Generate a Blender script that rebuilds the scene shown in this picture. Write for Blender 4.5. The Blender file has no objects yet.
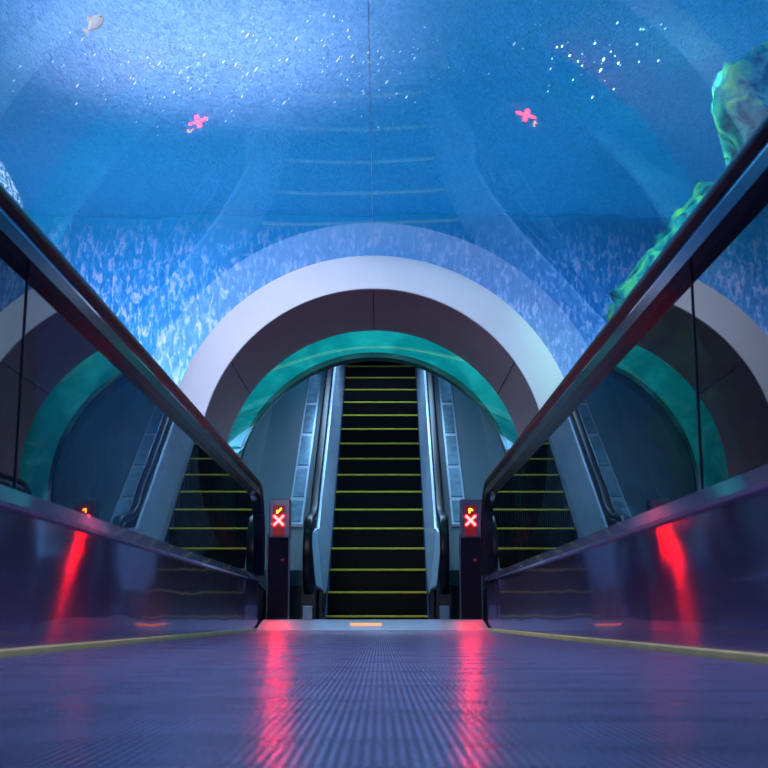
import bpy, bmesh, math, random
from mathutils import Vector, Matrix, noise
random.seed(7)
S = bpy.context.scene
C = S.collection
PI = math.pi

# ---------------------------------------------------------------- materials
def mat(name):
    m = bpy.data.materials.new(name); m.use_nodes = True
    nt = m.node_tree; nt.nodes.clear()
    out = nt.nodes.new('ShaderNodeOutputMaterial')
    return m, nt, out
def N(nt, t, **k):
    n = nt.nodes.new(t)
    for a, b in k.items():
        if a in n.inputs: n.inputs[a].default_value = b
        else: setattr(n, a, b)
    return n
def pbr(name, col, rough=.4, metal=0., emit=None, es=0., var=0., vscale=(6, 6, 6), bump=0., bscale=(20, 20, 20), bdist=.01, spec=.5, rvar=0.):
    m, nt, out = mat(name)
    p = N(nt, 'ShaderNodeBsdfPrincipled')
    p.inputs['Base Color'].default_value = (*col, 1); p.inputs['Roughness'].default_value = rough
    p.inputs['Metallic'].default_value = metal; p.inputs['Specular IOR Level'].default_value = spec
    if emit: p.inputs['Emission Color'].default_value = (*emit, 1); p.inputs['Emission Strength'].default_value = es
    nt.links.new(p.outputs[0], out.inputs[0])
    tc = N(nt, 'ShaderNodeTexCoord')
    def nz(sc, det=4):
        mp = N(nt, 'ShaderNodeMapping'); mp.inputs['Scale'].default_value = sc
        nt.links.new(tc.outputs['Object'], mp.inputs[0])
        n = N(nt, 'ShaderNodeTexNoise'); n.inputs['Scale'].default_value = 1; n.inputs['Detail'].default_value = det
        nt.links.new(mp.outputs[0], n.inputs['Vector']); return n
    if var or rvar:
        n = nz(vscale)
        if var:
            r = N(nt, 'ShaderNodeValToRGB')
            r.color_ramp.elements[0].position = .3; r.color_ramp.elements[1].position = .7
            r.color_ramp.elements[0].color = (*[c * (1 - var) for c in col], 1)
            r.color_ramp.elements[1].color = (*[min(1, c * (1 + var)) for c in col], 1)
            nt.links.new(n.outputs[0], r.inputs[0]); nt.links.new(r.outputs[0], p.inputs['Base Color'])
        if rvar:
            mr = N(nt, 'ShaderNodeMapRange'); mr.inputs['To Min'].default_value = max(.02, rough - rvar); mr.inputs['To Max'].default_value = rough + rvar
            nt.links.new(n.outputs[0], mr.inputs[0]); nt.links.new(mr.outputs[0], p.inputs['Roughness'])
    if bump:
        n = nz(bscale); b = N(nt, 'ShaderNodeBump'); b.inputs['Strength'].default_value = bump; b.inputs['Distance'].default_value = bdist
        nt.links.new(n.outputs[0], b.inputs['Height']); nt.links.new(b.outputs[0], p.inputs['Normal'])
    return m
def glassy(name, tint, ior, gcol=(1, 1, 1), rough=.01, bump=0., bscale=1., bvec=(1, 1, 1)):
    """thin see-through pane: tinted transmission with Fresnel mirror reflection"""
    m, nt, out = mat(name)
    t = N(nt, 'ShaderNodeBsdfTransparent'); t.inputs[0].default_value = (*tint, 1)
    g = N(nt, 'ShaderNodeBsdfGlossy'); g.inputs['Color'].default_value = (*gcol, 1); g.inputs['Roughness'].default_value = rough
    lw = N(nt, 'ShaderNodeFresnel'); lw.inputs['IOR'].default_value = ior
    # same reflectance from either face of the sheet
    geo = N(nt, 'ShaderNodeNewGeometry'); mx = N(nt, 'ShaderNodeMixShader')
    mi = N(nt, 'ShaderNodeMix'); mi.data_type = 'FLOAT'
    mi.inputs[2].default_value = ior; mi.inputs[3].default_value = 1 / ior
    nt.links.new(geo.outputs['Backfacing'], mi.inputs[0]); nt.links.new(mi.outputs[0], lw.inputs['IOR'])
    if bump:
        tc = N(nt, 'ShaderNodeTexCoord'); mp = N(nt, 'ShaderNodeMapping'); mp.inputs['Scale'].default_value = bvec
        nt.links.new(tc.outputs['Object'], mp.inputs[0])
        n = N(nt, 'ShaderNodeTexNoise'); n.inputs['Scale'].default_value = bscale
        nt.links.new(mp.outputs[0], n.inputs['Vector'])
        b = N(nt, 'ShaderNodeBump'); b.inputs['Strength'].default_value = bump; b.inputs['Distance'].default_value = .02
        nt.links.new(n.outputs[0], b.inputs['Height']); nt.links.new(b.outputs[0], g.inputs['Normal'])
    nt.links.new(lw.outputs[0], mx.inputs[0]); nt.links.new(t.outputs[0], mx.inputs[1]); nt.links.new(g.outputs[0], mx.inputs[2])
    nt.links.new(mx.outputs[0], out.inputs[0])
    return m
def emis(name, col, s):
    m, nt, out = mat(name)
    e = N(nt, 'ShaderNodeEmission'); e.inputs[0].default_value = (*col, 1); e.inputs[1].default_value = s
    nt.links.new(e.outputs[0], out.inputs[0]); return m

def brushed(name, col, rough, mix=.55, wave=.004):
    """steel brushed lengthwise, slightly wavy along its length"""
    m, nt, out = mat(name)
    g = N(nt, 'ShaderNodeBsdfAnisotropic'); g.inputs['Color'].default_value = (*col, 1); g.inputs['Roughness'].default_value = .05
    p = N(nt, 'ShaderNodeBsdfAnisotropic'); p.inputs['Color'].default_value = (*col, 1)
    p.inputs['Roughness'].default_value = rough; p.inputs['Anisotropy'].default_value = .87
    t = N(nt, 'ShaderNodeCombineXYZ'); t.inputs[1].default_value = 1; nt.links.new(t.outputs[0], p.inputs['Tangent'])
    tc = N(nt, 'ShaderNodeTexCoord'); mp = N(nt, 'ShaderNodeMapping'); mp.inputs['Scale'].default_value = (1, 1.1, 2.2)
    nt.links.new(tc.outputs['Object'], mp.inputs[0])
    n = N(nt, 'ShaderNodeTexNoise'); n.inputs['Scale'].default_value = 1.8; n.inputs['Detail'].default_value = 1
    nt.links.new(mp.outputs[0], n.inputs['Vector'])
    b = N(nt, 'ShaderNodeBump'); b.inputs['Strength'].default_value = .5; b.inputs['Distance'].default_value = wave
    nt.links.new(n.outputs[0], b.inputs['Height'])
    for q in (g, p): nt.links.new(b.outputs[0], q.inputs['Normal'])
    mx = N(nt, 'ShaderNodeMixShader'); mx.inputs[0].default_value = mix
    nt.links.new(g.outputs[0], mx.inputs[1]); nt.links.new(p.outputs[0], mx.inputs[2])
    d = N(nt, 'ShaderNodeBsdfDiffuse'); d.inputs[0].default_value = (col[0] * .8, col[1] * .6, col[2] * .9, 1)
    m2 = N(nt, 'ShaderNodeMixShader'); m2.inputs[0].default_value = .08
    nt.links.new(mx.outputs[0], m2.inputs[1]); nt.links.new(d.outputs[0], m2.inputs[2])
    nt.links.new(m2.outputs[0], out.inputs[0]); return m
M = {}
M['pallet'] = pbr('ribbed_aluminium', (.54, .45, .68), .28, .85, var=.10, vscale=(3, 9, 3), rvar=.05)
M['groove'] = pbr('dark_groove', (.10, .08, .15), .5, .4)
M['yellow'] = pbr('yellow_paint', (.62, .50, .15), .5, var=.12, vscale=(8, 8, 8))
M['stepyellow'] = pbr('step_edge_yellow', (.55, .44, .015), .55, var=.15, vscale=(12, 12, 12))
M['skirt'] = brushed('brushed_dark_steel', (.42, .34, .50), .125, .6, .006)
M['lip'] = brushed('bright_steel_lip', (.52, .52, .62), .25)
M['rubber'] = pbr('black_rubber', (.004, .0035, .008), .34, spec=.16)
M['guide'] = pbr('guide_steel', (.5, .52, .62), .09, 1., bump=.06, bscale=(10, 2, 10))
M['darkmetal'] = pbr('dark_metal', (.03, .025, .045), .22, .6)
M['smoked'] = glassy('smoked_glass', (.02, .035, .05), 1.55, rough=.0)
M['acrylic'] = glassy('clear_acrylic', (.93, .97, 1.), 1.5, gcol=(.9, .95, 1), rough=.012, bump=.0)
M['white'] = pbr('white_arch_paint', (.75, .77, .82), .45, var=.06, vscale=(2, 2, 2))
M['grey'] = pbr('grey_arch_reveal', (.165, .20, .245), .5, .2, var=.1, vscale=(2, 2, 2))
M['teal'] = pbr('teal_steel', (.006, .055, .078), .45, .1, var=.12, vscale=(1.5, 1, 1.5))
M['tealdark'] = pbr('dark_teal_wall', (.01, .05, .07), .4, .3)
M['silver'] = pbr('balustrade_steel', (.58, .74, 1), .26, .30, var=.08, vscale=(2, 2, 6), bump=.05, bscale=(3, 3, 12))
M['step'] = pbr('black_step', (.0015, .002, .003), .5, .0, spec=.12)
M['steprib'] = M['step']
M['base'] = pbr('black_base', (.008, .012, .016), .35)
M['frame'] = pbr('strip_frame', (.30, .40, .48), .3, .9)
M['pane'] = pbr('frosted_panel', (.12, .25, .34), .22, .5, var=.35, vscale=(14, 9, 14))
M['plate'] = pbr('landing_plate_steel', (.34, .36, .44), .28, .9, var=.12, vscale=(9, 9, 9), bump=.05, bscale=(60, 60, 60))
M['post'] = pbr('post_gloss_black', (.02, .012, .022), .12, .3)
M['bezel'] = pbr('post_bezel_steel', (.24, .21, .30), .25, .9)
M['disp'] = pbr('display_window', (.005, .0, .0005), .35, emit=(1, .01, .03), es=.14)
M['ledx'] = emis('led_red', (1, .0026, .0028), 270)
M['ledy'] = emis('led_amber', (1, .36, .02), 8)
M['dash'] = emis('amber_marker', (1, .20, .03), 3)
M['seam'] = pbr('acrylic_seam', (.7, .85, 1), .3)
M['gap'] = pbr('glass_joint', (.01, .015, .03), .4)
M['bubble'] = pbr('bubble', (.9, .95, 1), .05, emit=(.65, .85, 1), es=.45)  # added glow imitates white sparkle on the bubbles
M['ledge'] = pbr('dark_ledge', (.01, .02, .03), .5)

def tank_wall(name, dark, mid, pale, sc, zlo, zhi, ramp=(.38, .55, .75), wisp=1.):
    m, nt, out = mat(name)
    p = N(nt, 'ShaderNodeBsdfPrincipled'); p.inputs['Roughness'].default_value = .8; p.inputs['Specular IOR Level'].default_value = .1
    tc = N(nt, 'ShaderNodeTexCoord'); mp = N(nt, 'ShaderNodeMapping'); mp.inputs['Scale'].default_value = sc
    nt.links.new(tc.outputs['Object'], mp.inputs[0])
    n = N(nt, 'ShaderNodeTexNoise'); n.inputs['Scale'].default_value = 1; n.inputs['Detail'].default_value = 7; n.inputs['Distortion'].default_value = .6
    nt.links.new(mp.outputs[0], n.inputs['Vector'])
    r = N(nt, 'ShaderNodeValToRGB'); e = r.color_ramp.elements
    e[0].position = ramp[0]; e[0].color = (*dark, 1); e[1].position = ramp[2]; e[1].color = (*pale, 1)
    k = e.new(ramp[1]); k.color = (*mid, 1)
    nt.links.new(n.outputs[0], r.inputs[0]); nt.links.new(r.outputs[0], p.inputs['Base Color'])
    if zhi > 1:      # painted light streaks fade to flat deep blue towards the waterline
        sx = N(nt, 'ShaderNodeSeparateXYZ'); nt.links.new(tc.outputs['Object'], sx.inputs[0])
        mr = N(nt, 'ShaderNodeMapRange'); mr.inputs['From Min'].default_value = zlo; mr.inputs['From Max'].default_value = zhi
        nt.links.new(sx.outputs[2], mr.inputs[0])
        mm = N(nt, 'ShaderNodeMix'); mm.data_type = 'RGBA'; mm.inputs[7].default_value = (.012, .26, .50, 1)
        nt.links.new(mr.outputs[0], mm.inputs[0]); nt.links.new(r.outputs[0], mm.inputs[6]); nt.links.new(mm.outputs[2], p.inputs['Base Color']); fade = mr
    b = N(nt, 'ShaderNodeBump'); b.inputs['Strength'].default_value = .6; b.inputs['Distance'].default_value = .08
    if zhi > 1:
        iv = N(nt, 'ShaderNodeMath'); iv.operation = 'MULTIPLY_ADD'; iv.inputs[1].default_value = -.5; iv.inputs[2].default_value = .5
        nt.links.new(mr.outputs[0], iv.inputs[0]); nt.links.new(iv.outputs[0], b.inputs['Strength'])
    nt.links.new(n.outputs[0], b.inputs['Height']); nt.links.new(b.outputs[0], p.inputs['Normal'])
    nt.links.new(p.outputs[0], out.inputs[0])
    return m
M['tankback'] = tank_wall('tank_back_wall', (.02, .25, .62), (.05, .35, .78), (.50, .62, .95), (30, 15, 12), 2.95, 3.72, (.40, .52, .66))  # rippling light streaks painted into the wall colour
M['tankside'] = tank_wall('tank_side_wall', (.01, .12, .40), (.02, .22, .55), (.05, .34, .62), (1, 1, 1), 0, 1)
M['rock'] = tank_wall('algae_rock', (.004, .05, .10), (.015, .20, .24), (.16, .46, .12), (7, 7, 7), 0, 1, (.36, .5, .68))
M['greenrock'] = tank_wall('teal_rock', (.0, .28, .30), (.02, .42, .42), (.10, .66, .60), (3, 2, 3), 0, 1, (.3, .50, .68))  # pale tone stands for glints, put into the rock colour
M['coral'] = tank_wall('mottled_coral', (.02, .12, .24), (.10, .28, .42), (.42, .60, .68), (55, 55, 38), 0, 1, (.40, .50, .60))
M['fish'] = pbr('pale_fish', (.20, .24, .26), .5, var=.15, vscale=(30, 30, 30))
M['sand'] = tank_wall('tank_sand', (.10, .25, .45), (.2, .4, .6), (.4, .6, .8), (3, 3, 3), 0, 1)
# water surface seen from below: light comes through it
def water():
    m, nt, out = mat('water_surface')
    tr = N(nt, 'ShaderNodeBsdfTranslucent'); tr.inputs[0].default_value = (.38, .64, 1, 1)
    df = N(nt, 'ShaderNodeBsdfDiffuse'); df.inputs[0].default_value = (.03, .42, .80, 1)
    gl = N(nt, 'ShaderNodeBsdfGlossy'); gl.inputs[0].default_value = (.6, .8, 1, 1); gl.inputs['Roughness'].default_value = .08
    tc = N(nt, 'ShaderNodeTexCoord'); mp = N(nt, 'ShaderNodeMapping'); mp.inputs['Scale'].default_value = (15, 8, 8); mp.inputs['Rotation'].default_value = (0, 0, .3)
    nt.links.new(tc.outputs['Object'], mp.inputs[0])
    n = N(nt, 'ShaderNodeTexNoise'); n.inputs['Scale'].default_value = 2.2; n.inputs['Detail'].default_value = 6; n.inputs['Distortion'].default_value = 1.2
    nt.links.new(mp.outputs[0], n.inputs['Vector'])
    b = N(nt, 'ShaderNodeBump'); b.inputs['Strength'].default_value = 1.; b.inputs['Distance'].default_value = .09
    nt.links.new(n.outputs[0], b.inputs['Height'])
    for s in (tr, df, gl): nt.links.new(b.outputs[0], s.inputs['Normal'])
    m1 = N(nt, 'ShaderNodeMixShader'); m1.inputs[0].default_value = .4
    mr = N(nt, 'ShaderNodeMapRange'); mr.inputs['From Min'].default_value = .35; mr.inputs['From Max'].default_value = .68; mr.inputs['To Min'].default_value = .60; mr.inputs['To Max'].default_value = .22  # noise mix paints flecks of light focused by the waves
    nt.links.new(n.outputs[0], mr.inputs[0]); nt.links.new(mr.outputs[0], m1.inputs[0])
    m2 = N(nt, 'ShaderNodeMixShader'); m2.inputs[0].default_value = .12
    nt.links.new(tr.outputs[0], m1.inputs[1]); nt.links.new(df.outputs[0], m1.inputs[2])
    nt.links.new(m1.outputs[0], m2.inputs[1]); nt.links.new(gl.outputs[0], m2.inputs[2])
    nt.links.new(m2.outputs[0], out.inputs[0]); return m
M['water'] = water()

# ---------------------------------------------------------------- mesh helpers
def obj(name, bm, m, parent=None, smooth=False):
    bmesh.ops.recalc_face_normals(bm, faces=bm.faces)
    me = bpy.data.meshes.new(name); bm.to_mesh(me); bm.free()
    if smooth:
        for p in me.polygons: p.use_smooth = True
    if isinstance(m, (list, tuple)):
        for q in m: me.materials.append(q)
    else: me.materials.append(m)
    o = bpy.data.objects.new(name, me); C.objects.link(o)
    if parent: o.parent = parent
    return o
def local(o, parent):
    """world-built child mesh under an empty that is not at the origin"""
    o.parent = parent; o.matrix_parent_inverse = Matrix.Translation(-parent.location)
def tag(o, label=None, cat=None, group=None, kind=None):
    if label: o['label'] = label
    if cat: o['category'] = cat
    if group: o['group'] = group
    if kind: o['kind'] = kind
    return o
def thing(name, label, cat, loc=(0, 0, 0), group=None, kind=None):
    o = bpy.data.objects.new(name, None); C.objects.link(o); o.location = loc
    o.empty_display_size = .1
    return tag(o, label, cat, group, kind)
def box(bm, x0, x1, y0, y1, z0, z1, bev=0.):
    v = [bm.verts.new((x, y, z)) for x in (x0, x1) for y in (y0, y1) for z in (z0, z1)]
    f = [(0, 1, 3, 2), (4, 6, 7, 5), (0, 4, 5, 1), (2, 3, 7, 6), (0, 2, 6, 4), (1, 5, 7, 3)]
    fs = [bm.faces.new([v[i] for i in q]) for q in f]
    if bev:
        es = list({e for q in fs for e in q.edges})
        bmesh.ops.bevel(bm, geom=es, offset=bev, segments=2, affect='EDGES', profile=.5)
    return fs
def prism(bm, poly, axis, a, b):
    """extrude a 2-D polygon along an axis: 'x' takes (y,z), 'y' takes (x,z)"""
    def P(p, t): return (t, p[0], p[1]) if axis == 'x' else (p[0], t, p[1])
    A = [bm.verts.new(P(p, a)) for p in poly]; B = [bm.verts.new(P(p, b)) for p in poly]
    n = len(poly)
    bm.faces.new(A); bm.faces.new(B[::-1])
    for i in range(n): bm.faces.new((A[i], A[(i + 1) % n], B[(i + 1) % n], B[i]))
def sweep(bm, path, prof, x0, closed=True):
    """sweep profile (dx, n) along a path of (y, z) in the plane x=x0; n points to the path's outer side"""
    rows = []
    for i, (y, z) in enumerate(path):
        a = path[max(i - 1, 0)]; b = path[min(i + 1, len(path) - 1)]
        ty, tz = b[0] - a[0], b[1] - a[1]; L = math.hypot(ty, tz); ty /= L; tz /= L
        ny, nz = -tz, ty
        rows.append([bm.verts.new((x0 + dx, y + n * ny, z + n * nz)) for dx, n in prof])
    k = len(prof)
    for r, q in zip(rows, rows[1:]):
        for j in range(k if closed else k - 1):
            bm.faces.new((r[j], r[(j + 1) % k], q[(j + 1) % k], q[j]))
    if closed:
        bm.faces.new(rows[0]); bm.faces.new(rows[-1][::-1])
def rrect(w, h0, h1, r, seg=4):
    pts = []
    for cx, cy, a0 in ((w - r, h1 - r, 0), (-w + r, h1 - r, 90), (-w + r, h0 + r, 180), (w - r, h0 + r, 270)):
        for i in range(seg + 1):
            a = math.radians(a0 + 90 * i / seg); pts.append((cx + r * math.cos(a), cy + r * math.sin(a)))
    return pts
def arc_pts(r, zc, a0, a1, n):
    return [(r * math.cos(math.radians(a0 + (a1 - a0) * i / n)), zc + r * math.sin(math.radians(a0 + (a1 - a0) * i / n))) for i in range(n + 1)]
def tube_sheet(bm, rings):
    """rings: list of (y, [(x,z)...]) lofted as an open sheet"""
    R = [[bm.verts.new((x, y, z)) for x, z in pts] for y, pts in rings]
    for a, b in zip(R, R[1:]):
        for i in range(len(a) - 1): bm.faces.new((a[i], a[i + 1], b[i + 1], b[i]))
def ribbon_ring(bm, ro, ri, zc, y0, y1, a0=-30, a1=210, n=96):
    o0 = arc_pts(ro, zc, a0, a1, n); i0 = arc_pts(ri, zc, a0, a1, n)
    V = [[bm.verts.new((x, y, z)) for x, z in pts] for y, pts in ((y0, o0), (y0, i0), (y1, i0), (y1, o0))]
    for j in range(4):
        a, b = V[j], V[(j + 1) % 4]
        for i in range(n): bm.faces.new((a[i], a[i + 1], b[i + 1], b[i]))
    for k in (0, n): bm.faces.new([V[j][k] for j in range(4)])

# ---------------------------------------------------------------- main dimensions (metres)
W = .73            # half width between the balustrades
YE = 7.70          # far end of the walkway
YA = 7.41          # arch front
RO, RI, ZC = 1.31, 1.09, 1.065
ZB = .066          # landing level
YG0, YG1 = 8.54, 9.42     # green glass ring
YS = 9.96          # escalator comb
RISE, SL = .20, math.tan(math.radians(35))
RUN = RISE / SL
HW = .42           # half tread width
ESX = 0.0

# ---------------------------------------------------------------- moving walkway
walk = thing('moving_walkway', 'ribbed metal moving walkway floor running ahead between two glass balustrades', 'moving walkway', (0, 3, 0))
def pallet_bm(y0, y1):
    bm = bmesh.new(); pitch = .0066; half = W - .032; n = int(2 * half / pitch)
    x = -n * pitch / 2; prof = []
    for i in range(n):
        a = x + i * pitch
        prof += [(a, 0), (a + pitch * .54, 0), (a + pitch * .62, -.0026), (a + pitch * .92, -.0026)]
    prof.append((x + n * pitch, 0))
    A = [bm.verts.new((p, y0, z)) for p, z in prof]; B = [bm.verts.new((p, y1, z)) for p, z in prof]
    for i in range(len(prof) - 1):
        f = bm.faces.new((A[i], A[i + 1], B[i + 1], B[i]))
        if i % 4 in (1, 2, 3): f.material_index = 1      # dark grooves
    # closing flange at either end
    for row, yy in ((A, y0), (B, y1)):
        lo = [bm.verts.new((v.co.x, yy, -.03)) for v in row]
        for i in range(len(row) - 1): bm.faces.new((row[i], row[i + 1], lo[i + 1], lo[i]))
    return bm
PL = .385
first = None
y = 1.32 + 16 * PL
while y > -.9:
    if first is None:
        o = obj('pallet', pallet_bm(-PL + .006, 0), [M['pallet'], M['groove']]); first = o
    else:
        o = first.copy(); C.objects.link(o)
    o.location = (0, y - 3, 0); o.parent = walk
    y -= PL
for s in (-1, 1):
    bm = bmesh.new(); box(bm, min(s * (W - .024), s * (W - .006)), max(s * (W - .024), s * (W - .006)), -1, YE - .22, -.02, .015, .003)
    o = obj('edge_line', bm, M['yellow']); local(o, walk); o['label'] = 'yellow edge line'

# ---------------------------------------------------------------- balustrades of the walkway
RZ = .872; BR = .36; YB = YE
path = [(-1.0, RZ)] + [(YB - BR, RZ)]
for i in range(1, 15):
    a = PI / 2 * i / 14; path.append((YB - BR + BR * math.sin(a), RZ - BR + BR * math.cos(a)))
path.append((YB, .34))
seg = []
for i in range(22): seg.append((-1 + (YB - BR + 1) * i / 22, RZ))
path = seg + path[1:]
def offset_path(d):
    r = []
    for i, (y, z) in enumerate(path):
        a = path[max(i - 1, 0)]; b = path[min(i + 1, len(path) - 1)]
        ty, tz = b[0] - a[0], b[1] - a[1]; L = math.hypot(ty, tz)
        r.append((y - d * -tz / L, z - d * ty / L))
    return r
for s, side in ((-1, 'left'), (1, 'right')):
    t = thing('walkway_balustrade', f'smoked glass balustrade with black handrail along the {side} side of the walkway', 'balustrade', (s * W, 3, 0))
    bm = bmesh.new(); sweep(bm, path, rrect(.038, .006, .045, .018), s * (W + .0)); local(obj('handrail', bm, M['rubber'], smooth=True), t)
    bm = bmesh.new(); sweep(bm, path, [(.024, .008), (-.024, .008), (-.026, -.014), (.026, -.014)], s * W); local(obj('guide_rail', bm, M['guide']), t)
    bm = bmesh.new(); sweep(bm, path, [(.030, -.012), (-.030, -.012), (-.030, -.046), (.030, -.046)], s * W); local(obj('glass_channel', bm, M['darkmetal']), t)
    # skirt and bright lip
    bm = bmesh.new(); prism(bm, [(s * W, -.03), (s * W, .308), (s * (W + .09), .308), (s * (W + .09), -.03)], 'y', -1, YE + .03)
    local(obj('skirt_panel', bm, M['skirt']), t)
    bm = bmesh.new(); prism(bm, [(s * (W - .014), .300), (s * (W - .020), .308), (s * (W - .008), .342), (s * (W + .1), .345), (s * (W + .1), .300)], 'y', -1, YE + .03)
    local(obj('deck_lip', bm, M['lip']), t)
    # panes
    inner = offset_path(.042)
    ys = [-1, 2.53, 99]
    for a, b in zip(ys, ys[1:]):
        top = [p for p in inner if a + .01 < p[0] < b - .01]
        if b < 90: poly = [(a + .004, .342), (b - .004, .342), (b - .004, RZ - .042)] + [(a + .004, RZ - .042)]
        else: poly = [(a + .004, .342), (inner[-1][0], .342)] + top[::-1] + [(a + .004, RZ - .042)]
        bm = bmesh.new(); bm.faces.new([bm.verts.new((s * W, p[0], p[1])) for p in poly])
        local(obj('glass_pane', bm, M['smoked']), t)
    for yj in ys[1:-1]:
        bm = bmesh.new(); box(bm, s * W - .003, s * W + .003, yj - .0015, yj + .0015, .342, RZ - .042); local(obj('glass_joint', bm, M['gap']), t)

# dark ledges between balustrade and tunnel glass, floor under everything
for s, i in ((-1, 1), (1, 2)):
    bm = bmesh.new(); box(bm, s * (W + .13) if s > 0 else -1.5, 1.5 if s > 0 else -(W + .13), -1, YS + .4, -.05, .29)
    tag(obj(f'trim_{i}', bm, M['ledge']), f'dark ledge below the tunnel glass on the {"left" if s < 0 else "right"}', 'ledge', kind='structure')
bm = bmesh.new(); box(bm, -6, 6, -2.5, 13, -.30, -.05); tag(obj('floor', bm, M['ledge']), 'dark floor under the walkway and tank', 'floor', kind='structure')

# ---------------------------------------------------------------- landing plate
lp = thing('landing_plate', 'flat steel landing plate with rounded front lip between walkway and escalator', 'landing plate', (0, 8.8, 0))
bm = bmesh.new(); prism(bm, [(YE - .21, -.02), (YE - .21, .002), (YE - .12, .016), (YE + .16, .055), (YE + .28, ZB), (YS - .1, ZB), (YS - .1, .04), (YE + .1, -.02)], 'x', -W + .012, W - .012)
local(obj('plate', bm, M['plate']), lp)
bm = bmesh.new()
for i in range(76):
    x = -W + .05 + i * .0184
    box(bm, x, x + .008, YE - .2185, YE - .19, -.004, .003)
local(obj('comb', bm, M['plate']), lp)
bm = bmesh.new(); box(bm, -.145, .055, 7.72, 7.75, .020, .0445, .003); o = obj('marker_light', bm, M['dash']); local(o, lp); o['label'] = 'glowing orange marker light'

# ---------------------------------------------------------------- signal posts
def signal_post(x, label, slash):
    yb = 9.10
    t = thing('signal_post', label, 'signal post', (x, yb, ZB), 'red cross signal posts')
    w = .082
    bm = bmesh.new(); box(bm, -w, w, 0, .12, 0, .646, .012); obj('post_body', bm, M['post'], t)
    for q in (-1, 1):
        bm = bmesh.new(); box(bm, q * w - .007, q * w + .007, -.006, .02, 0, .626, .003); obj('edge_strip', bm, M['bezel'], t)
    bm = bmesh.new(); box(bm, -w + .008, w + .004, -.02, .12, .606, .901, .008); h = obj('lamp_housing', bm, M['bezel'], t)
    bm = bmesh.new(); box(bm, -.043, .043, -.028, -.018, .618, .851, .003); d = obj('display', bm, M['disp'], h)
    d['label'] = 'dark red display window'
    bm = bmesh.new()
    zc = .736
    for a in (45, -45):     # red cross of lamp dots
        for k in range(-3, 4):
            u = k * .0145; cx = u * math.cos(math.radians(a)); cz = u * math.sin(math.radians(a)) * 1.0
            for r, q in ((.0122, 8),):
                vs = bmesh.ops.create_icosphere(bm, subdivisions=1, radius=r, matrix=Matrix.Translation((cx, -.029, zc + cz)))
    obj('red_cross', bm, M['ledx'], h)['label'] = 'glowing red cross'
    bm = bmesh.new()
    dots = [(-.012, .848), (-.002, .858), (.008, .868), (-.012, .862), (.016, .878)] if slash else [(-.008, .852), (-.008, .864), (-.008, .876), (.004, .876), (.012, .868)]
    for dx, dz in dots:
        bmesh.ops.create_icosphere(bm, subdivisions=1, radius=.0075, matrix=Matrix.Translation((dx, -.029, dz - .054)))
    obj('amber_arrow', bm, M['ledy'], h)['label'] = 'small amber lamp dots'
    bm = bmesh.new(); bmesh.ops.create_uvsphere(bm, u_segments=12, v_segments=8, radius=.012, matrix=Matrix.Translation((.03, -.002, .44))); obj('sensor', bm, M['disp'], t)
    return t
signal_post(-.722, 'black signal post with glowing red cross left of the escalator', True)
signal_post(.732, 'black signal post with glowing red cross right of the escalator', False)

# ---------------------------------------------------------------- arch portal
ar = thing('arch_portal', 'white round arch with dark grey inner reveal framing the escalator', 'arch', (0, YA, 0), kind='structure')
bm = bmesh.new(); ribbon_ring(bm, RO, RI, ZC, YA, YA + .05); local(obj('arch_face', bm, M['white']), ar)
bm = bmesh.new(); ribbon_ring(bm, RI + .06, RI - .004, ZC, YA + .012, YG0); local(obj('arch_reveal', bm, M['grey'], smooth=False), ar)
for ang in (146, 90, 34):
    bm = bmesh.new(); ribbon_ring(bm, RI, RI - .008, ZC, YA + .02, YG0 - .02, ang - .12, ang + .12, 1); local(obj('reveal_joint', bm, M['darkmetal']), ar)
# green glass ring and its lit tank
bm = bmesh.new(); tube_sheet(bm, [(YG0, arc_pts(RI - .004, ZC, -30, 210, 96)), (YG1, arc_pts(RI - .004, ZC, -30, 210, 96))])
tag(obj('window_1', bm, M['acrylic'], smooth=True), 'green lit curved glass ring just inside the grey arch', 'window', kind='structure')
bm = bmesh.new(); ribbon_ring(bm, RI + .05, RI - .012, ZC, YG1, YG1 + .03); tag(obj('trim_3', bm, M['base']), 'thin dark ring where the escalator tunnel begins', 'trim', kind='structure')
bm = bmesh.new()
rings = []
n = 96
for j in range(13):
    yy = YG0 + .02 + (YG1 - YG0 - .02) * j / 12; pts = []
    for i in range(n + 1):
        a = math.radians(-25 + 230 * i / n)
        r = 1.50 + .22 * noise.noise(Vector((math.cos(a) * 2.2, yy * 2.5, math.sin(a) * 2.2))) + .1 * noise.noise(Vector((math.cos(a) * 7, yy * 7, math.sin(a) * 7)))
        if j in (0, 12): r = RI + .03
        pts.append((r * math.cos(a), ZC + r * math.sin(a)))
    rings.append((yy, pts))
tube_sheet(bm, rings); tag(obj('wall_inner_tank', bm, M['greenrock'], smooth=True), 'teal lit rock behind the green glass ring', 'rock wall', kind='structure')

# ---------------------------------------------------------------- tunnel glass and tank
bm = bmesh.new(); tube_sheet(bm, [(yy, arc_pts(RO, ZC, -34, 214, 128)) for yy in (-1.2, YA)])
tag(obj('window_2', bm, M['acrylic'], smooth=True), 'clear acrylic tunnel vault with blue water beyond it', 'window', kind='structure')
bm = bmesh.new(); ribbon_ring(bm, RO - .001, RO - .004, ZC, -1.2, YA, 89.93, 90.07, 1); tag(obj('trim_4', bm, M['seam']), 'thin pale joint along the crown of the tunnel', 'joint', kind='structure')

ZW, YW, XW = 3.7, 10.5, 6.0
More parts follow.
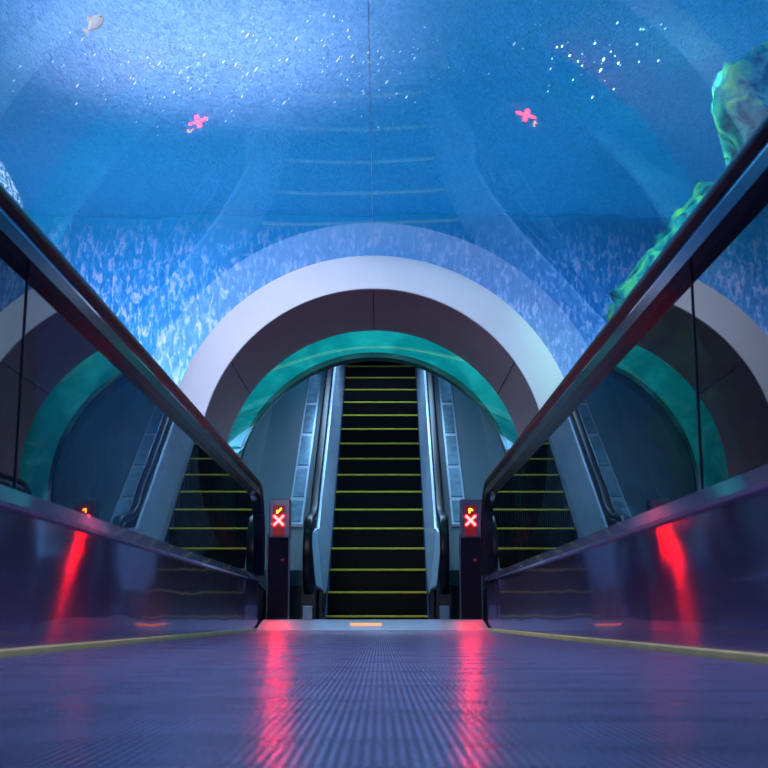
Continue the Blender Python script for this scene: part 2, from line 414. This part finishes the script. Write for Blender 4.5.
# back wall of the tank with an arched opening for the escalator tunnel
bm = bmesh.new()
hole = [(-1.52, -.2)] + arc_pts(1.52, 1.2, 180, 0, 40) + [(1.52, -.2)]
outer = []
for x, z in hole:
    if z < 0: outer.append((math.copysign(XW, x), -.2)); continue
    d = Vector((x, z - 1.2)).normalized(); k = min(XW / max(abs(d.x), 1e-4), (ZW + .3 - 1.2) / max(d.y, 1e-4)); outer.append((d.x * k, 1.2 + d.y * k))
A = [bm.verts.new((x, YW, z)) for x, z in hole]; B = [bm.verts.new((x, YW, z)) for x, z in outer]
for i in range(len(A) - 1): bm.faces.new((A[i], A[i + 1], B[i + 1], B[i]))
tag(obj('wall_back', bm, M['tankback']), 'pale blue back wall of the aquarium above the arch, light shimmer painted on', 'wall', kind='structure')
for s, nm in ((-1, 'left'), (1, 'right')):
    bm = bmesh.new(); box(bm, s * XW, s * (XW + .1), -2, YW, -.2, ZW + .3); tag(obj(f'wall_{nm}', bm, M['tankside']), f'deep blue {nm} wall of the aquarium', 'wall', kind='structure')
bm = bmesh.new(); box(bm, -XW, XW, -2.1, -2, -.2, ZW + .3); tag(obj('wall_front', bm, M['tankside']), 'deep blue wall of the aquarium behind the viewer', 'wall', kind='structure')
# rippled water surface
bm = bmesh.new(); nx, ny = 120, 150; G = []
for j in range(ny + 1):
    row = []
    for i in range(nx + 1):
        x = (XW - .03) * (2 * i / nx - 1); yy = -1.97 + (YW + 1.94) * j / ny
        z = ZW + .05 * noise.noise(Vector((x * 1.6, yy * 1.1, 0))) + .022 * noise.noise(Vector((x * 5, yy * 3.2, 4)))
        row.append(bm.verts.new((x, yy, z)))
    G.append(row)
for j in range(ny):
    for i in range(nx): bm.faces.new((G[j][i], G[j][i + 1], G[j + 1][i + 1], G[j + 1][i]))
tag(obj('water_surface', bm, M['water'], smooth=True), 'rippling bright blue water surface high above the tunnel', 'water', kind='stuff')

# rocks in the tank
def rock(loc, sc, seed, label, lean=0.):
    bm = bmesh.new(); bmesh.ops.create_icosphere(bm, subdivisions=5, radius=1)
    for v in bm.verts:
        p = v.co.copy(); h = math.hypot(p.x, p.y)
        if h > 1e-5:                      # blocky column rather than a ball
            k = (1 - abs(p.z) ** 5) ** .35 / h if abs(p.z) < 1 else 0
            p = Vector((p.x * (h * .35 + k * h * .65), p.y * (h * .35 + k * h * .65), p.z))
        d = .30 * noise.noise(p * 1.5 + Vector((seed, 0, 0))) + .20 * noise.noise(p * 3.6 + Vector((0, seed, 0))) + .12 * noise.noise(p * 9) + .05 * noise.noise(p * 20)
        v.co = Vector((p.x * sc[0] * (1 + d) + lean * max(0, p.z) ** 1.5, p.y * sc[1] * (1 + d), max(-1, p.z * (1 + .3 * d)) * sc[2]))
    o = obj('rock', bm, M['rock'], smooth=True); o.location = (loc[0], loc[1], sc[2] - .05)
    return tag(o, label, 'rock', 'algae rocks in the tank')
rock((3.25, 8.6), (1.25, .95, 1.68), 3, 'tall algae covered rock in the water at the upper right', -.75)
rock((3.05, 6.3), (1.0, .95, 1.66), 8, 'greenish rock nearest the right edge beyond the tunnel glass', -.85)
rock((-3.9, 8.0), (1.2, 1.2, 1.62), 5, 'dark teal rock in the water at the far upper left')
# mottled coral knob just left of the tunnel
bm = bmesh.new(); bmesh.ops.create_uvsphere(bm, u_segments=64, v_segments=64, radius=1)
for v in bm.verts:
    p = v.co.copy(); d = .05 * noise.noise(p * 3) + .03 * noise.noise(p * 14)
    v.co = Vector((p.x * .34 * (1 + d), p.y * .34 * (1 + d), p.z * 1.31 * (1 + d * .3)))
o = obj('coral', bm, M['coral'], smooth=True); o.location = (-2.07, 6.0, 1.20)
tag(o, 'pale mottled coral knob beyond the tunnel glass at the left edge', 'coral')
# small pale fish near the surface
fish = thing('fish', 'small pale fish under the bright water at the upper left', 'fish', (-1.48, 5.9, 3.2)); fish.rotation_euler = (.5, -.9, .3); fish.scale = (.8, .8, .8)
bm = bmesh.new(); bmesh.ops.create_uvsphere(bm, u_segments=24, v_segments=16, radius=1)
for v in bm.verts:
    p = v.co; t = (p.x + 1) / 2; v.co = Vector((p.x * .075, p.y * .018 * (1.1 - .5 * t), p.z * .042 * (1.15 - .55 * (1 - t) ** 2)))
obj('body', bm, M['fish'], fish, smooth=True)
bm = bmesh.new(); prism(bm, [(-.065, .0), (-.115, .040), (-.102, .0), (-.115, -.040)], 'y', -.003, .003); obj('tail_fin', bm, M['fish'], fish)
bm = bmesh.new(); prism(bm, [(.03, .036), (-.02, .066), (-.05, .028)], 'y', -.002, .002); obj('dorsal_fin', bm, M['fish'], fish)
for q in (-1, 1):
    bm = bmesh.new(); bmesh.ops.create_uvsphere(bm, u_segments=10, v_segments=6, radius=.005, matrix=Matrix.Translation((.055, q * .010, .008))); obj('eye', bm, M['rubber'], fish)

# bubbles rising to the surface
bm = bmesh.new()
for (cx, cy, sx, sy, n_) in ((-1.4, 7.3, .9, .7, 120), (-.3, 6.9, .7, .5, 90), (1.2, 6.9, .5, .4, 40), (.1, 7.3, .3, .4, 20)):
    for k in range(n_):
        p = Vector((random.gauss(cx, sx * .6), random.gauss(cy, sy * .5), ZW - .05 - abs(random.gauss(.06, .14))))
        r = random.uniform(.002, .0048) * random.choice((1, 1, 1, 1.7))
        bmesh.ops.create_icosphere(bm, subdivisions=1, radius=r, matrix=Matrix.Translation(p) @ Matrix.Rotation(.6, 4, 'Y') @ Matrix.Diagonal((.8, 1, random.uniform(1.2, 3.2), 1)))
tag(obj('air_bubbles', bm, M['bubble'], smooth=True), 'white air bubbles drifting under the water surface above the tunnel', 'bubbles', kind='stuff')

# ---------------------------------------------------------------- escalator
es = thing('escalator', 'dark escalator with yellow edged steps rising through the round arch', 'escalator', (0, YS, 0))
NS = 22
def step_meshes():
    bm = bmesh.new()
    # cleated riser and tread
    n = 46; p = 2 * HW / n
    box(bm, -HW, HW, .012, RUN + .06, -RISE - .02, -.006)
    for i in range(n):
        x = -HW + i * p
        box(bm, x, x + p * .5, 0, .02, -RISE, -.012)
        box(bm, x, x + p * .5, .0, RUN + .02, -.012, 0)
    me = obj('step', bm, M['step'])
    bm = bmesh.new(); box(bm, -HW, HW, -.004, .040, -.014, .003, .003)
    st = obj('step_edge', bm, M['stepyellow'], me); st['label'] = 'yellow step edge'
    return me, st
stp, edg = step_meshes()
for k in range(NS):
    if k == 0: a, b = stp, edg
    else:
        a = stp.copy(); C.objects.link(a); b = edg.copy(); C.objects.link(b); b.parent = a
    a.parent = es; a.location = (0, k * RUN, .095 + k * RISE)
def slope(y, off): return off + .075 + max(0, (y - YS)) * SL
for s in (-1, 1):
    Y0, Y1 = 9.50, YS + NS * RUN
    x0 = s * (HW + .006)
    pth = lambda o0, o1: None
    # dark skirt right beside the steps
    bm = bmesh.new(); prism(bm, [(Y0 + .1, ZB + .002), (YS, ZB + .002), (Y1, slope(Y1, -.35)), (Y1, slope(Y1, -.05)), (YS - .1, .28), (Y0 + .1, .28)], 'x', x0 + s * .006, x0 + s * .03)
    local(obj('skirt', bm, M['base']), es)
    # silver balustrade panel with a folded nose
    bm = bmesh.new()
    poly = [(Y0 + .12, .30), (YS - .05, .27), (YS + .35, slope(YS + .35, .02)), (Y1, slope(Y1, -.03)), (Y1, slope(Y1, .76)), (YS - .05, .80), (Y0 + .12, .78)]
    prism(bm, poly, 'x', x0, x0 + s * .022)
    for v in bm.verts:                     # the panel leans outward
        if v.co.z > slope(v.co.y, .3) + .1: v.co.x += s * .05
    sp = obj('side_panel', bm, M['silver']); local(sp, es)
    bm = bmesh.new()
    v = [bm.verts.new(c) for c in ((x0, Y0 + .12, .30), (x0 + s * .05, Y0 + .12, .78), (x0 + s * .085, Y0 - .06, .70), (x0 + s * .045, Y0 - .06, .33), (x0 + s * .06, Y0 + .12, .30), (x0 + s * .09, Y0 + .12, .78))]
    for f in ((0, 1, 2, 3), (3, 2, 5, 4), (1, 5, 2), (0, 3, 4), (0, 4, 5, 1)): bm.faces.new([v[i] for i in f])
    ns = obj('panel_nose', bm, M['silver']); ns.parent = sp
    # inclined coping between panel and handrail
    bm = bmesh.new(); prism(bm, [(Y0 + .08, .78), (YS - .05, .81), (Y1, slope(Y1, .78)), (Y1, slope(Y1, .74)), (YS, .74), (Y0 + .08, .72)], 'x', x0 + s * .07, x0 + s * .14); local(obj('coping', bm, M['tealdark']), es)
    # handrail
    hp = []
    for i in range(13):
        a = -PI / 2 - PI * i / 12      # newel half turn
        hp.append((9.50 + .24 * math.cos(a), 0.56 + .29 * math.sin(a)))
    hp = [(YS + .1, .26)] + hp
    hp += [(YS - .1, .90), (YS + .1, .98)] + [(YS + .3 + i * .5, slope(YS + .3 + i * .5, .87)) for i in range(13)]
    bm = bmesh.new(); sweep(bm, hp, rrect(.036, -.03, .03, .02), s * (HW + .108)); local(obj('handrail', bm, M['rubber'], smooth=True), es)
    bm = bmesh.new(); prism(bm, [(9.40, .30), (YS, .30), (Y1, slope(Y1, .3)), (Y1, slope(Y1, .8)), (YS, .80), (9.5, .78), (9.34, .68), (9.30, .5)], 'x', s * (HW + .095), s * (HW + .12)); local(obj('handrail_panel', bm, M['tealdark']), es)
    # pedestal with small inlet box
    bm = bmesh.new(); box(bm, min(s * (HW + .05), s * (HW + .17)), max(s * (HW + .05), s * (HW + .17)), 9.42, YS + .3, ZB + .002, .34, .006); local(obj('pedestal', bm, M['base']), es)
    bm = bmesh.new(); box(bm, min(s * (HW + .07), s * (HW + .15)), max(s * (HW + .07), s * (HW + .15)), 9.38, 9.42, ZB + .002, .17, .006); local(obj('inlet_box', bm, M['frame']), es)
    # teal outer deck with framed panel strip
    YD = 9.62
    bm = bmesh.new(); d0 = .45
    prism(bm, [(YD, d0), (13.6, d0 + (13.6 - YD) * SL), (13.6, d0 - .12 + (13.6 - YD) * SL), (YD, d0 - .12)], 'x', s * (HW + .14), s * 1.25)
    dk = obj('outer_deck', bm, M['teal']); local(dk, es)
    bm = bmesh.new(); box(bm, min(s * (HW + .14), s * 1.3), max(s * (HW + .14), s * 1.3), YD + .02, YD + .06, ZB + .002, d0 - .02); local(obj('deck_front', bm, M['base']), es)
    xs = s * .70; hw = .066
    def on(y, off=0): return d0 + (y - YD) * SL + off
    ya = 10.16; Ls = [.45, .62, .70, .75, .8]
    for L in Ls:
        yb = ya + L * .78
        bm = bmesh.new()
        prism(bm, [(ya, on(ya, .005)), (yb, on(yb, .005)), (yb, on(yb, .03)), (ya, on(ya, .03))], 'x', xs - hw, xs + hw)
        fr = obj('strip_frame', bm, M['frame']); local(fr, es)
        bm = bmesh.new(); e = .03
        prism(bm, [(ya + e, on(ya + e, .028)), (yb - e, on(yb - e, .028)), (yb - e, on(yb - e, .038)), (ya + e, on(ya + e, .038))], 'x', xs - hw + .016, xs + hw - .016)
        pn = obj('strip_panel', bm, M['pane']); pn.parent = fr; pn.matrix_parent_inverse = Matrix.Translation(-es.location) if False else Matrix.Identity(4)
        ya = yb + .004
es.location.x = .02; es.rotation_euler.z = -.0078
# inclined tunnel round the escalator
bm = bmesh.new(); rings = []
for yy in (YG1 + .03, 9.9, 11, 12, 13.6):
    zz = ZC + max(0, yy - 9.9) * SL
    rings.append((yy, arc_pts(RI + .06, zz, -50, 230, 64)))
tube_sheet(bm, rings); tag(obj('wall_escalator_tunnel', bm, M['teal'], smooth=True), 'dark teal rounded tunnel wall enclosing the escalator', 'wall', kind='structure')

# ---------------------------------------------------------------- lights
def area(name, loc, rot, sx, sy, col, p, spread=180):
    l = bpy.data.lights.new(name, 'AREA'); l.shape = 'RECTANGLE'; l.size = sx; l.size_y = sy; l.color = col; l.energy = p; l.spread = math.radians(spread)
    o = bpy.data.objects.new(name, l); C.objects.link(o); o.location = loc; o.rotation_euler = rot; return o
def aim(o, t): o.rotation_euler = (Vector(t) - o.location).to_track_quat('-Z', 'Y').to_euler(); return o
def spot(name, loc, tgt, col, p, ang=60, blend=.8, r=.15):
    l = bpy.data.lights.new(name, 'SPOT'); l.color = col; l.energy = p; l.spot_size = math.radians(ang); l.spot_blend = blend; l.shadow_soft_size = r
    o = bpy.data.objects.new(name, l); C.objects.link(o); o.location = loc; return aim(o, tgt)
# lamps above the water
spot('pool_lamp', (-1.2, 7.2, 6.2), (-1.15, 7.1, 3.7), (.92, .80, 1), 560, 66, 1, .4)
area('pool_light', (0, 6, 6.5), (0, 0, 0), 10, 12, (.03, .58, 1), 400)
# unseen lights added under water to brighten the back wall, tank and rocks
aim(area('wall_fill_left', (-1.8, 8.8, 1.5), (0, 0, 0), .6, .8, (.74, .74, 1), 95), (-1.3, 10.5, 2.5))
aim(area('wall_fill_right', (2.0, 8.6, 1.5), (0, 0, 0), .5, .6, (.35, .62, 1), 42), (1.3, 10.5, 2.2))
area('tank_top', (0, 4.5, 3.5), (0, 0, 0), 8, 8, (.05, .56, 1), 150)
aim(area('tank_rock_light', (1.1, 6.6, 3.5), (0, 0, 0), .4, .4, (.35, 1, .70), 60, 100), (2.5, 7.5, 2.2))
# light falling on the arch
aim(area('arch_wash', (-1.2, 4.6, 2.7), (0, 0, 0), 1.2, 1, (1, .87, 1), 84), (-.2, YA, 2.0))
# unseen lavender light added above the tunnel to tint the walkway floor
area('walkway_fill', (0, 2.6, 3.3), (0, 0, 0), 1.2, 2.4, (.62, .52, 1), 36, 90)
# green ring tank
for k in range(8):
    a = math.radians(150 - 120 * k / 7)
    l = bpy.data.lights.new('ring_lamp', 'POINT'); l.energy = 3.2; l.color = (.15, .92, 1); l.shadow_soft_size = .05
    o = bpy.data.objects.new('ring_lamp', l); C.objects.link(o); o.location = (1.27 * math.cos(a), 8.72, ZC + 1.27 * math.sin(a))
# escalator hall
area('escalator_light', (0, 10.35, 2.5), (-.2, 0, 0), 1.4, .5, (.36, .64, 1), 70)
area('escalator_light', (0, 12.0, 3.65), (-.2, 0, 0), 1.4, 1.2, (.36, .64, 1), 110)

w = bpy.data.worlds.new('World'); S.world = w; w.use_nodes = True
w.node_tree.nodes['Background'].inputs[0].default_value = (.02, .06, .2, 1); w.node_tree.nodes['Background'].inputs[1].default_value = .4

# ---------------------------------------------------------------- camera
cam = bpy.data.cameras.new('camera'); co = bpy.data.objects.new('camera', cam); C.objects.link(co)
F = 1194.
cam.sensor_width = 36; cam.lens = 36 * F / 768; cam.clip_start = .02
cam.dof.use_dof = True; cam.dof.focus_distance = 9.2; cam.dof.aperture_fstop = 11
co.location = (.045, 0, .077)
th = math.atan(234 / F)
co.rotation_euler = (PI / 2 + th, 0, -math.atan(4 / F))
S.camera = co
S.view_settings.view_transform = 'Standard'
S.view_settings.look = 'None'
S.cycles.use_denoising = True
S.cycles.max_bounces = 10; S.cycles.transparent_max_bounces = 16
S.cycles.sample_clamp_indirect = 4
